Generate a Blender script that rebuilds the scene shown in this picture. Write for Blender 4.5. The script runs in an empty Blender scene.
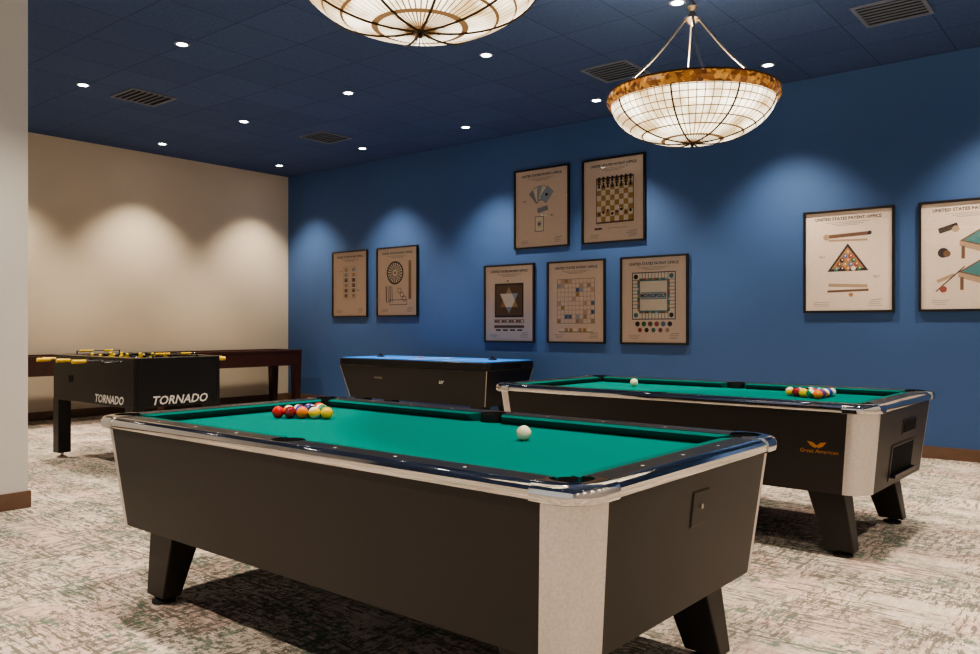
import bpy, bmesh, math, random
from mathutils import Vector, Matrix
random.seed(7)
S = bpy.context.scene
COL = S.collection
try:
    S.view_settings.view_transform = 'AgX'
    S.view_settings.look = 'AgX - Medium High Contrast'
except Exception as ex:
    print(ex)

# ---------------------------------------------------------------- materials
def new_mat(name):
    m = bpy.data.materials.new(name); m.use_nodes = True
    nt = m.node_tree
    return m, nt, nt.nodes['Principled BSDF']

def pmat(name, col, rough=0.5, metal=0.0, emis=None, estr=0.0, coat=0.0, noise=0.0, nscale=20.0, spec=0.5, bump=0.0):
    m, nt, b = new_mat(name)
    b.inputs['Base Color'].default_value = (*col, 1)
    b.inputs['Roughness'].default_value = rough
    b.inputs['Metallic'].default_value = metal
    b.inputs['Coat Weight'].default_value = coat
    b.inputs['Specular IOR Level'].default_value = spec
    if emis:
        b.inputs['Emission Color'].default_value = (*emis, 1)
        b.inputs['Emission Strength'].default_value = estr
    if noise > 0 or bump > 0:
        tc = nt.nodes.new('ShaderNodeTexCoord')
        n = nt.nodes.new('ShaderNodeTexNoise'); n.inputs['Scale'].default_value = nscale
        n.inputs['Detail'].default_value = 4
        nt.links.new(tc.outputs['Object'], n.inputs['Vector'])
        if noise > 0:
            mx = nt.nodes.new('ShaderNodeMix'); mx.data_type = 'RGBA'
            mx.inputs['A'].default_value = (*[c*(1-noise) for c in col], 1)
            mx.inputs['B'].default_value = (*[min(1, c*(1+noise)) for c in col], 1)
            nt.links.new(n.outputs['Fac'], mx.inputs['Factor'])
            nt.links.new(mx.outputs['Result'], b.inputs['Base Color'])
        if bump > 0:
            bp = nt.nodes.new('ShaderNodeBump'); bp.inputs['Strength'].default_value = bump
            bp.inputs['Distance'].default_value = 0.01
            nt.links.new(n.outputs['Fac'], bp.inputs['Height'])
            nt.links.new(bp.outputs['Normal'], b.inputs['Normal'])
    return m

M = {}
M['blue_wall'] = pmat('blue_paint', (0.048, 0.108, 0.262), 0.6, noise=0.05, nscale=3)
M['beige_wall'] = pmat('beige_paint', (0.66, 0.57, 0.44), 0.7, noise=0.03, nscale=3)
M['grey_wall'] = pmat('greige_paint', (0.62, 0.60, 0.57), 0.7, noise=0.03, nscale=3)
M['base'] = pmat('wood_baseboard', (0.15, 0.085, 0.055), 0.5, noise=0.2, nscale=8)
M['cabinet'] = pmat('charcoal_laminate', (0.021, 0.0175, 0.0155), 0.45, noise=0.15, nscale=60, spec=0.35)
M['black'] = pmat('black_laminate', (0.009, 0.009, 0.010), 0.35, spec=0.35)
M['blackmatte'] = pmat('black_matte', (0.004, 0.004, 0.004), 0.8, spec=0.2)
M['chrome'] = pmat('chrome', (0.60, 0.59, 0.58), 0.07, 1.0)
M['alu'] = pmat('brushed_aluminium', (0.62, 0.585, 0.56), 0.38, 0.75, noise=0.25, nscale=130)
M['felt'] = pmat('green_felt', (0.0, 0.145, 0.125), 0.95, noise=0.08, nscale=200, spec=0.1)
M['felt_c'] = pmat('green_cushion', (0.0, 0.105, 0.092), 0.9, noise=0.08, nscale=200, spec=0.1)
M['white'] = pmat('ivory', (0.88, 0.82, 0.58), 0.15, coat=0.5)
M['pearl'] = pmat('pearl_inlay', (0.8, 0.8, 0.78), 0.3)
M['logo_or'] = pmat('gold_decal', (0.50, 0.22, 0.05), 0.4, 0.2)
M['whitetxt'] = pmat('white_decal', (0.8, 0.8, 0.8), 0.5)
M['silvertxt'] = pmat('silver_decal', (0.75, 0.73, 0.70), 0.4, 0.3)
M['redtxt'] = pmat('red_decal', (0.6, 0.05, 0.03), 0.5)
M['brown'] = pmat('dark_walnut', (0.045, 0.015, 0.010), 0.35, noise=0.3, nscale=12)
M['brown2'] = pmat('maple_surface', (0.35, 0.2, 0.1), 0.25, noise=0.2, nscale=10)
M['ahblue'] = pmat('blue_playfield', (0.03, 0.20, 0.70), 0.7, spec=0.15)
M['yellow'] = pmat('yellow_plastic', (0.75, 0.48, 0.02), 0.4)
M['rubber'] = pmat('black_rubber', (0.01, 0.01, 0.01), 0.6)
M['field'] = pmat('foosball_field', (0.02, 0.16, 0.07), 0.4)
M['vent'] = pmat('vent_metal', (0.14, 0.16, 0.21), 0.6)
M['trimring'] = pmat('downlight_trim', (0.30, 0.33, 0.40), 0.5)
M['led'] = pmat('downlight_lens', (1, 1, 1), 0.5, emis=(1, 0.93, 0.84), estr=35)
M['bronze'] = pmat('aged_bronze', (0.08, 0.05, 0.03), 0.4, 0.8)
M['nickel'] = pmat('brushed_nickel', (0.42, 0.38, 0.33), 0.3, 1.0)

# ceiling tiles
def ceiling_mat():
    m, nt, b = new_mat('blue_acoustic_tile')
    tc = nt.nodes.new('ShaderNodeTexCoord')
    mp = nt.nodes.new('ShaderNodeMapping')
    mp.inputs['Location'].default_value = (0.06, -0.02, 0)
    nt.links.new(tc.outputs['Object'], mp.inputs['Vector'])
    br = nt.nodes.new('ShaderNodeTexBrick')
    br.offset = 0; br.squash = 1
    br.inputs['Scale'].default_value = 1
    br.inputs['Brick Width'].default_value = 0.6333
    br.inputs['Row Height'].default_value = 0.6333
    br.inputs['Mortar Size'].default_value = 0.005
    br.inputs['Mortar Smooth'].default_value = 0.2
    br.inputs['Color1'].default_value = (0.066, 0.104, 0.218, 1)
    br.inputs['Color2'].default_value = (0.058, 0.092, 0.196, 1)
    br.inputs['Mortar'].default_value = (0.030, 0.050, 0.115, 1)
    nt.links.new(mp.outputs['Vector'], br.inputs['Vector'])
    n = nt.nodes.new('ShaderNodeTexNoise'); n.inputs['Scale'].default_value = 40
    n.inputs['Detail'].default_value = 5
    nt.links.new(tc.outputs['Object'], n.inputs['Vector'])
    mr = nt.nodes.new('ShaderNodeMapRange'); mr.inputs['From Min'].default_value = 0.3; mr.inputs['From Max'].default_value = 0.65
    mr.inputs['To Min'].default_value = 0.86; mr.inputs['To Max'].default_value = 1.05
    nt.links.new(n.outputs['Fac'], mr.inputs['Value'])
    mx = nt.nodes.new('ShaderNodeMix'); mx.data_type = 'RGBA'; mx.blend_type = 'MULTIPLY'
    mx.inputs['Factor'].default_value = 1.0
    nt.links.new(br.outputs['Color'], mx.inputs['A'])
    nt.links.new(mr.outputs['Result'], mx.inputs['B'])
    nt.links.new(mx.outputs['Result'], b.inputs['Base Color'])
    b.inputs['Roughness'].default_value = 0.9
    b.inputs['Specular IOR Level'].default_value = 0.15
    bp = nt.nodes.new('ShaderNodeBump'); bp.inputs['Strength'].default_value = 0.15
    bp.inputs['Distance'].default_value = 0.005
    inv = nt.nodes.new('ShaderNodeMath'); inv.operation = 'SUBTRACT'; inv.inputs[0].default_value = 1
    nt.links.new(br.outputs['Fac'], inv.inputs[1])
    nt.links.new(inv.outputs[0], bp.inputs['Height'])
    nt.links.new(bp.outputs['Normal'], b.inputs['Normal'])
    return m
M['ceiling'] = ceiling_mat()

def carpet_mat():
    m, nt, b = new_mat('distressed_carpet')
    N = nt.nodes; L = nt.links
    tc = N.new('ShaderNodeTexCoord')
    def mapped(sx, sy, off=0):
        mp = N.new('ShaderNodeMapping'); mp.inputs['Scale'].default_value = (sx, sy, 1)
        mp.inputs['Location'].default_value = (off, off*1.7, 0)
        L.new(tc.outputs['Object'], mp.inputs['Vector']); return mp.outputs['Vector']
    def noise(sx, sy, det=3, off=0, rough=0.6):
        n = N.new('ShaderNodeTexNoise'); n.inputs['Scale'].default_value = 1
        n.inputs['Detail'].default_value = det; n.inputs['Roughness'].default_value = rough
        L.new(mapped(sx, sy, off), n.inputs['Vector']); return n.outputs['Fac']
    def ramp(v, a, bb):
        r = N.new('ShaderNodeMapRange'); r.inputs['From Min'].default_value = a
        r.inputs['From Max'].default_value = bb; L.new(v, r.inputs['Value']); return r.outputs['Result']
    def mul(a, c):
        x = N.new('ShaderNodeMath'); x.operation = 'MULTIPLY'; L.new(a, x.inputs[0])
        if isinstance(c, float): x.inputs[1].default_value = c
        else: L.new(c, x.inputs[1])
        return x.outputs[0]
    def mx(f, A, B):
        x = N.new('ShaderNodeMix'); x.data_type = 'RGBA'
        L.new(f, x.inputs['Factor'])
        for s, v in (('A', A), ('B', B)):
            if isinstance(v, tuple): x.inputs[s].default_value = (*v, 1)
            else: L.new(v, x.inputs[s])
        return x.outputs['Result']
    def brick(w, h, off, seed):
        br = N.new('ShaderNodeTexBrick'); br.offset = off; br.inputs['Scale'].default_value = 1
        br.inputs['Brick Width'].default_value = w; br.inputs['Row Height'].default_value = h
        br.inputs['Mortar Size'].default_value = 0.0; br.inputs['Bias'].default_value = 0.0
        br.inputs['Color1'].default_value = (0, 0, 0, 1); br.inputs['Color2'].default_value = (1, 1, 1, 1)
        L.new(mapped(1, 1, seed), br.inputs['Vector']); return br.outputs['Color']
    b1 = brick(0.9, 0.28, 0.37, 0.0); b2 = brick(0.42, 0.21, 0.61, 3.3); b3 = brick(0.33, 0.45, 0.23, 7.1)
    c = mx(ramp(noise(1.2, 2.5, 2), 0.38, 0.62), (0.64, 0.545, 0.455), (0.50, 0.415, 0.345))
    c = mx(mul(ramp(b2, 0.66, 0.70), 0.75), c, (0.56, 0.385, 0.325))
    c = mx(mul(ramp(b3, 0.70, 0.74), 0.5), c, (0.40, 0.35, 0.29))
    c = mx(mul(ramp(noise(60, 11, 2, 3), 0.48, 0.62), 0.45), c, (0.74, 0.66, 0.57))
    reg = ramp(noise(1.3, 3.6, 2, 21), 0.40, 0.50)
    reg2 = ramp(noise(2.8, 1.5, 2, 33), 0.42, 0.52)
    s1 = ramp(noise(7, 50, 3, 5, 0.8), 0.505, 0.535)
    s2 = ramp(noise(44, 8, 3, 15, 0.8), 0.515, 0.545)
    s3 = ramp(noise(26, 26, 3, 40, 0.8), 0.53, 0.56)
    c = mx(mul(mul(s1, reg), 0.85), c, (0.12, 0.11, 0.09))
    c = mx(mul(mul(s2, reg2), 0.85), c, (0.14, 0.12, 0.10))
    c = mx(mul(mul(s3, ramp(b1, 0.3, 0.7)), 0.85), c, (0.12, 0.115, 0.095))
    c = mx(mul(mul(ramp(noise(3, 5, 3, 60), 0.54, 0.60), ramp(noise(26, 36, 2, 77), 0.48, 0.53)), 0.7), c, (0.08, 0.15, 0.11))
    L.new(c, b.inputs['Base Color'])
    b.inputs['Roughness'].default_value = 0.95
    b.inputs['Specular IOR Level'].default_value = 0.1
    bp = N.new('ShaderNodeBump'); bp.inputs['Strength'].default_value = 0.4; bp.inputs['Distance'].default_value = 0.01
    L.new(noise(160, 160, 2), bp.inputs['Height']); L.new(bp.outputs['Normal'], b.inputs['Normal'])
    return m
M['carpet'] = carpet_mat()

def bowl_mat():
    m, nt, b = new_mat('leaded_glass_glow')
    N = nt.nodes; L = nt.links
    tc = N.new('ShaderNodeTexCoord'); sp = N.new('ShaderNodeSeparateXYZ')
    L.new(tc.outputs['Object'], sp.inputs[0])
    def mth(op, a, c=None, d=None):
        x = N.new('ShaderNodeMath'); x.operation = op
        for i, v in enumerate((a, c, d)):
            if v is None: continue
            if isinstance(v, (int, float)): x.inputs[i].default_value = v
            else: L.new(v, x.inputs[i])
        return x.outputs[0]
    ang = mth('ARCTAN2', sp.outputs['Y'], sp.outputs['X'])
    r = mth('SQRT', mth('ADD', mth('MULTIPLY', sp.outputs['X'], sp.outputs['X']), mth('MULTIPLY', sp.outputs['Y'], sp.outputs['Y'])))
    fa = mth('ABSOLUTE', mth('SUBTRACT', mth('FRACT', mth('MULTIPLY', ang, 64/(2*math.pi))), 0.5))
    da = mth('MULTIPLY', mth('SUBTRACT', 0.5, fa), mth('MULTIPLY', r, 2*math.pi/64))
    fr = mth('ABSOLUTE', mth('SUBTRACT', mth('FRACT', mth('MULTIPLY', sp.outputs['Z'], 26)), 0.5))
    dr = mth('DIVIDE', mth('SUBTRACT', 0.5, fr), 26)
    line = mth('MINIMUM', mth('MULTIPLY', da, 0.9), dr)
    mask = mth('LESS_THAN', line, 0.0026)
    n = N.new('ShaderNodeTexNoise'); n.inputs['Scale'].default_value = 5; n.inputs['Detail'].default_value = 2
    L.new(tc.outputs['Object'], n.inputs['Vector'])
    cr = N.new('ShaderNodeValToRGB')
    cr.color_ramp.elements[0].position = 0.36; cr.color_ramp.elements[0].color = (0.40, 0.28, 0.14, 1)
    cr.color_ramp.elements[1].position = 0.62; cr.color_ramp.elements[1].color = (1.0, 0.90, 0.68, 1)
    L.new(n.outputs['Fac'], cr.inputs['Fac'])
    mx = N.new('ShaderNodeMix'); mx.data_type = 'RGBA'
    L.new(mask, mx.inputs['Factor']); L.new(cr.outputs['Color'], mx.inputs['A'])
    mx.inputs['B'].default_value = (0.07, 0.035, 0.012, 1)
    L.new(mx.outputs['Result'], b.inputs['Emission Color'])
    b.inputs['Emission Strength'].default_value = 3.2
    L.new(mx.outputs['Result'], b.inputs['Base Color'])
    b.inputs['Roughness'].default_value = 0.3
    return m
M['bowl'] = bowl_mat()

def amber_mat():
    m, nt, b = new_mat('amber_mosaic')
    N = nt.nodes; L = nt.links
    tc = N.new('ShaderNodeTexCoord')
    v = N.new('ShaderNodeTexVoronoi'); v.inputs['Scale'].default_value = 38
    L.new(tc.outputs['Object'], v.inputs['Vector'])
    cr = N.new('ShaderNodeValToRGB')
    e = cr.color_ramp.elements
    e[0].color = (0.05, 0.02, 0.01, 1); e[1].color = (0.55, 0.26, 0.05, 1); e[1].position = 0.8
    x = e.new(0.45); x.color = (0.22, 0.08, 0.02, 1)
    L.new(v.outputs['Color'], cr.inputs['Fac'])
    L.new(cr.outputs['Color'], b.inputs['Base Color']); L.new(cr.outputs['Color'], b.inputs['Emission Color'])
    b.inputs['Emission Strength'].default_value = 0.6
    b.inputs['Roughness'].default_value = 0.2
    return m
M['amber'] = amber_mat()

def glass_mat():
    m = bpy.data.materials.new('picture_glass'); m.use_nodes = True
    nt = m.node_tree; nt.nodes.clear()
    o = nt.nodes.new('ShaderNodeOutputMaterial'); mix = nt.nodes.new('ShaderNodeMixShader')
    t = nt.nodes.new('ShaderNodeBsdfTransparent'); g = nt.nodes.new('ShaderNodeBsdfGlossy')
    g.inputs['Roughness'].default_value = 0.02
    f = nt.nodes.new('ShaderNodeFresnel'); f.inputs['IOR'].default_value = 1.4
    nt.links.new(f.outputs[0], mix.inputs[0]); nt.links.new(t.outputs[0], mix.inputs[1])
    nt.links.new(g.outputs[0], mix.inputs[2]); nt.links.new(mix.outputs[0], o.inputs[0])
    return m
M['glass'] = glass_mat()

# ---------------------------------------------------------------- mesh helpers
def link(o, parent=None):
    COL.objects.link(o)
    if parent: o.parent = parent
    return o
def empty(name, loc=(0, 0, 0), rz=0.0):
    e = bpy.data.objects.new(name, None); e.location = loc; e.rotation_euler = (0, 0, rz)
    e.empty_display_size = 0.1
    return link(e)
def mesh(name, verts, faces, mat, parent=None, smooth=False, mats=None, mi=None):
    me = bpy.data.meshes.new(name); me.from_pydata([tuple(v) for v in verts], [], faces)
    if mats:
        for mm in mats: me.materials.append(mm)
        for p, i in zip(me.polygons, mi): p.material_index = i
    else: me.materials.append(mat)
    bm = bmesh.new(); bm.from_mesh(me); bmesh.ops.recalc_face_normals(bm, faces=bm.faces)
    bm.to_mesh(me); bm.free()
    if smooth:
        for p in me.polygons: p.use_smooth = True
    return link(bpy.data.objects.new(name, me), parent)
def smooth_angle(o, ang=35):
    me = o.data
    for p in me.polygons: p.use_smooth = True
    bm = bmesh.new(); bm.from_mesh(me)
    for e in bm.edges:
        if len(e.link_faces) == 2 and e.calc_face_angle(0) > math.radians(ang): e.smooth = False
    bm.to_mesh(me); bm.free()
def box(name, x0, x1, y0, y1, z0, z1, mat, parent=None, bevel=0.0):
    v = [(x, y, z) for z in (z0, z1) for y in (y0, y1) for x in (x0, x1)]
    f = [(0, 2, 3, 1), (4, 5, 7, 6), (0, 1, 5, 4), (2, 6, 7, 3), (0, 4, 6, 2), (1, 3, 7, 5)]
    o = mesh(name, v, f, mat, parent)
    if bevel > 0:
        bm = bmesh.new(); bm.from_mesh(o.data)
        bmesh.ops.bevel(bm, geom=list(bm.edges), offset=bevel, segments=2, profile=0.5, affect='EDGES')
        bm.to_mesh(o.data); bm.free()
    return o
def prism(name, bot, top, mat, parent=None):
    n = len(bot); f = [tuple(range(n)), tuple(range(n, 2*n))]
    f += [(i, (i+1) % n, n+(i+1) % n, n+i) for i in range(n)]
    return mesh(name, list(bot)+list(top), f, mat, parent)
def rrect(a, b, r, z, seg=8):
    pts = []
    for cx, cy, s in ((a-r, b-r, 0), (-a+r, b-r, 90), (-a+r, -b+r, 180), (a-r, -b+r, 270)):
        for i in range(seg+1):
            t = math.radians(s+90*i/seg); pts.append((cx+r*math.cos(t), cy+r*math.sin(t), z))
    return pts
def loft(name, rings, mat, parent=None, capb=False, capt=False, closed_loop=False, mats=None, mifn=None):
    n = len(rings[0]); v = [p for r in rings for p in r]; f = []; mi = []
    K = len(rings)
    rng = range(K) if closed_loop else range(K-1)
    for k in rng:
        k2 = (k+1) % K
        for i in range(n):
            j = (i+1) % n
            f.append((k*n+i, k*n+j, k2*n+j, k2*n+i)); mi.append(mifn(i) if mifn else 0)
    if capb: f.append(tuple(range(n))); mi.append(0)
    if capt: f.append(tuple(range((K-1)*n, K*n))); mi.append(0)
    return mesh(name, v, f, mat, parent, mats=mats, mi=mi)
def lathe(name, prof, mat, parent=None, seg=48, loc=(0, 0, 0)):
    rings = []
    for r, z in prof:
        rings.append([(loc[0]+r*math.cos(2*math.pi*i/seg), loc[1]+r*math.sin(2*math.pi*i/seg), loc[2]+z) for i in range(seg)])
    o = loft(name, rings, mat, parent)
    smooth_angle(o, 40); return o
def tube(name, p0, p1, r, mat, parent=None, seg=12, r1=None):
    p0 = Vector(p0); p1 = Vector(p1); d = (p1-p0); r1 = r if r1 is None else r1
    q = d.to_track_quat('Z', 'Y').to_matrix()
    rings = []
    for p, rr in ((p0, r), (p1, r1)):
        rings.append([tuple(p+q@Vector((rr*math.cos(2*math.pi*i/seg), rr*math.sin(2*math.pi*i/seg), 0))) for i in range(seg)])
    o = loft(name, rings, mat, parent, capb=True, capt=True); smooth_angle(o, 50); return o
def sphere(name, c, r, mat, parent=None, seg=24, sc=(1, 1, 1)):
    me = bpy.data.meshes.new(name); bm = bmesh.new()
    bmesh.ops.create_uvsphere(bm, u_segments=seg, v_segments=seg//2, radius=r)
    bmesh.ops.scale(bm, vec=sc, verts=bm.verts)
    bm.to_mesh(me); bm.free(); me.materials.append(mat)
    for p in me.polygons: p.use_smooth = True
    o = bpy.data.objects.new(name, me); o.location = c
    return link(o, parent)
def boolean(o, cutters, op='DIFFERENCE'):
    for c in cutters:
        md = o.modifiers.new('b', 'BOOLEAN'); md.operation = op; md.object = c; md.solver = 'EXACT'
    bpy.context.view_layer.update()
    dg = bpy.context.evaluated_depsgraph_get()
    me = bpy.data.meshes.new_from_object(o.evaluated_get(dg))
    o.modifiers.clear(); o.data = me
    for c in cutters: bpy.data.objects.remove(c, do_unlink=True)
    return o
def text_mesh(body, size, align='CENTER', extrude=0.0, offset=0.0):
    cu = bpy.data.curves.new('t', 'FONT'); cu.body = body; cu.size = size; cu.offset = offset
    cu.align_x = align; cu.align_y = 'CENTER'; cu.extrude = extrude; cu.resolution_u = 2
    o = bpy.data.objects.new('t', cu); COL.objects.link(o)
    bpy.context.view_layer.update()
    dg = bpy.context.evaluated_depsgraph_get()
    me = bpy.data.meshes.new_from_object(o.evaluated_get(dg))
    v = [tuple(x.co) for x in me.vertices]; f = [tuple(p.vertices) for p in me.polygons]
    bpy.data.objects.remove(o, do_unlink=True)
    return v, f
def decal_text(name, body, size, mat, parent, mat4, shear=0.0, sx=1.0, offset=0.0):
    v, f = text_mesh(body, size, offset=offset)
    v = [mat4 @ Vector((x*sx+shear*y, y, 0)) for x, y, z in v]
    me = bpy.data.meshes.new(name); me.from_pydata([tuple(p) for p in v], [], f); me.materials.append(mat)
    return link(bpy.data.objects.new(name, me), parent)
def face_mat4(origin, right, up):
    r = Vector(right).normalized(); u = Vector(up).normalized(); n = r.cross(u)
    m = Matrix.Identity(4)
    for i in range(3):
        m[i][0] = r[i]; m[i][1] = u[i]; m[i][2] = n[i]; m[i][3] = origin[i]
    return m

# ---------------------------------------------------------------- room
XL, YB, H = -11.05, 8.29, 3.68
XR, YF = 3.2, -4.2
box('floor', XL-0.2, XR+0.2, YF, YB+0.2, -0.1, 0, M['carpet'])
box('ceiling', XL-0.2, XR+0.2, YF, YB+0.2, H, H+0.1, M['ceiling'])
box('wall_back', XL-0.2, XR+0.2, YB, YB+0.2, 0, H, M['blue_wall'])
box('wall_left', XL-0.2, XL, YF, YB, 0, H, M['beige_wall'])
box('wall_right', XR, XR+0.2, YF, YB, 0, H, M['grey_wall'])
PX, PY = -5.79, 2.24
box('wall_partition', PX-0.3, PX, YF, PY, 0, H, M['grey_wall'])
box('baseboard_back', XL, XR, YB-0.015, YB-0.0005, 0, 0.11, M['base'])
box('baseboard_left', XL+0.0005, XL+0.015, YF, YB-0.016, 0, 0.11, M['base'])
box('baseboard_right', XR-0.015, XR-0.0005, YF, YB-0.016, 0, 0.11, M['base'])
pb = box('baseboard_partition', PX-0.315, PX+0.015, YF, PY+0.015, 0, 0.11, M['base'])

# ---------------------------------------------------------------- downlights
def make_downlight(x, y, e=55):
    root = empty('recessed_downlight', (x, y, H))
    lathe('trim_ring', [(0.044, -0.001), (0.046, -0.006), (0.062, -0.006), (0.066, -0.001), (0.044, -0.001)], M['trimring'], root, 24)
    seg = 24
    vs = [(0.044*math.cos(2*math.pi*i/seg), 0.044*math.sin(2*math.pi*i/seg), -0.003) for i in range(seg)]
    mesh('lens', vs, [tuple(range(seg))], M['led'], root)
    ld = bpy.data.lights.new('downlight_lamp', 'SPOT'); ld.energy = e; ld.color = (1.0, 0.87, 0.71)
    ld.spot_size = math.radians(92); ld.spot_blend = 0.75; ld.shadow_soft_size = 0.05
    lo = bpy.data.objects.new('downlight_lamp', ld); lo.location = (0, 0, -0.03); link(lo, root)
for i in range(8):
    for j in range(-1, 5):
        x = -10.35+1.89*i; y = 7.6-1.9*(4-j)
        if x > 3: continue
        if x < PX-0.5 and y < 1.0: continue
        make_downlight(x, y, 275)

# ---------------------------------------------------------------- vents
def make_vent(x, y, s=0.50):
    root = empty('ceiling_vent', (x, y, H))
    a = s/2
    for nm, q in (('frame_1', (-a, a, -a, -a+0.03)), ('frame_2', (-a, a, a-0.03, a)), ('frame_3', (-a, -a+0.03, -a+0.03, a-0.03)), ('frame_4', (a-0.03, a, -a+0.03, a-0.03))):
        box(nm, *q, -0.012, -0.0005, M['vent'], root)
    mesh('duct', [(-a+.03, -a+.03, -0.001), (a-.03, -a+.03, -0.001), (a-.03, a-.03, -0.001), (-a+.03, a-.03, -0.001)], [(0, 1, 2, 3)], M['blackmatte'], root)
    for k in range(6):
        yy = -a+0.075+k*0.064
        box('louver_%d' % (k+1), -a+.03, a-.03, yy, yy+0.016, -0.010, -0.002, M['vent'], root)
for x, y in ((-8.4, 4.41), (-8.33, 6.84), (-4.0, 6.85), (-1.55, 6.9)): make_vent(x, y)

# ---------------------------------------------------------------- pendants
def make_pendant(x, y, zr=2.71, R=0.545):
    root = empty('stained_glass_pendant_lamp', (x, y, zr))
    D = 0.285
    prof = []
    for i in range(17):
        t = i/16; r = R*0.985*math.cos(t*math.pi/2)**0.92 if t < 1 else 0.0
        z = -D*math.sin(t*math.pi/2)**1.0
        prof.append((max(r, 0.004), z))
    lathe('glass_bowl', prof, M['bowl'], root, 72)
    band = []
    for r, z in ((R*0.985, -0.035), (R+0.004, -0.03), (R+0.020, 0.0), (R+0.012, 0.035), (R-0.015, 0.035), (R-0.02, 0.0), (R*0.97, -0.03)):
        band.append((r, z))
    lathe('amber_rim', band, M['amber'], root, 72)
    lathe('rim_bead', [(R+0.012, 0.034), (R+0.02, 0.040), (R+0.012, 0.047), (R+0.0, 0.040), (R+0.012, 0.034)], M['bronze'], root, 72)
    for k in range(8):
        a = 2*math.pi*k/8+0.2
        cu = bpy.data.curves.new('rib', 'CURVE'); cu.dimensions = '3D'; cu.bevel_depth = 0.006; cu.bevel_resolution = 2
        sp = cu.splines.new('POLY'); sp.points.add(len(prof)-1)
        for q, (r, z) in enumerate(prof): sp.points[q].co = ((r+0.002)*math.cos(a), (r+0.002)*math.sin(a), z-0.002, 1)
        cu.materials.append(M['bronze'])
        link(bpy.data.objects.new('rib_%d' % (k+1), cu), root)
    lathe('finial', [(0.001, -D-0.03), (0.012, -D-0.022), (0.008, -D-0.012), (0.03, -D-0.004), (0.03, -D+0.004)], M['bronze'], root, 20)
    hz = 0.54
    for k in range(4):
        a = 2*math.pi*k/4+0.55
        p0 = Vector((R*math.cos(a), R*math.sin(a), 0.04)); p1 = Vector((0.045*math.cos(a), 0.045*math.sin(a), hz))
        mid = p0.lerp(p1, 0.5); mid.x *= 0.86; mid.y *= 0.86
        mid.z -= 0.03
        cu = bpy.data.curves.new('arm', 'CURVE'); cu.dimensions = '3D'; cu.bevel_depth = 0.009; cu.bevel_resolution = 3
        sp = cu.splines.new('NURBS'); sp.points.add(3); sp.use_endpoint_u = True; sp.order_u = 3
        for q, p in enumerate((p0, p0.lerp(mid, .7), p1.lerp(mid, .6), p1)): sp.points[q].co = (*p, 1)
        cu.materials.append(M['nickel'])
        link(bpy.data.objects.new('support_arm_%d' % (k+1), cu), root)
        sphere('arm_knob_%d' % (k+1), tuple(p0), 0.018, M['nickel'], root, 12)
    lathe('hub', [(0.001, hz-0.05), (0.03, hz-0.03), (0.055, hz), (0.03, hz+0.025), (0.02, hz+0.05), (0.04, hz+0.08), (0.02, hz+0.11), (0.012, hz+0.13)], M['nickel'], root, 24)
    zc = H-zr
    n = 7; z0 = hz+0.12; step = (zc-0.05-z0)/n
    for k in range(n):
        me = bpy.data.meshes.new('link'); bm = bmesh.new()
        vs = []; A = 16; B = 6
        for i in range(A):
            t = 2*math.pi*i/A
            c = Vector((0.014*math.cos(t), 0, (step*0.5+0.004)*math.sin(t)))
            nrm = Vector((math.cos(t), 0, math.sin(t)))
            for j in range(B):
                s = 2*math.pi*j/B
                vs.append(bm.verts.new(c+nrm*0.0035*math.cos(s)+Vector((0, 0.0035*math.sin(s), 0))))
        for i in range(A):
            for j in range(B):
                bm.faces.new((vs[i*B+j], vs[((i+1) % A)*B+j], vs[((i+1) % A)*B+(j+1) % B], vs[i*B+(j+1) % B]))
        bm.to_mesh(me); bm.free(); me.materials.append(M['nickel'])
        o = bpy.data.objects.new('chain_link_%d' % (k+1), me); o.location = (0, 0, z0+step*(k+0.5)); o.rotation_euler = (0, 0, (k % 2)*math.pi/2)
        link(o, root)
    lathe('canopy', [(0.012, zc-0.055), (0.02, zc-0.045), (0.06, zc-0.025), (0.075, zc-0.002), (0.075, zc-0.0005)], M['nickel'], root, 32)
    ld = bpy.data.lights.new('bulb', 'POINT'); ld.energy = 40; ld.color = (1.0, 0.86, 0.68); ld.shadow_soft_size = 0.06
    lo = bpy.data.objects.new('bulb', ld); lo.location = (0, 0, -0.08); link(lo, root)
make_pendant(-2.355, 5.03); make_pendant(-2.38, 2.46, 2.73)

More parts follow.
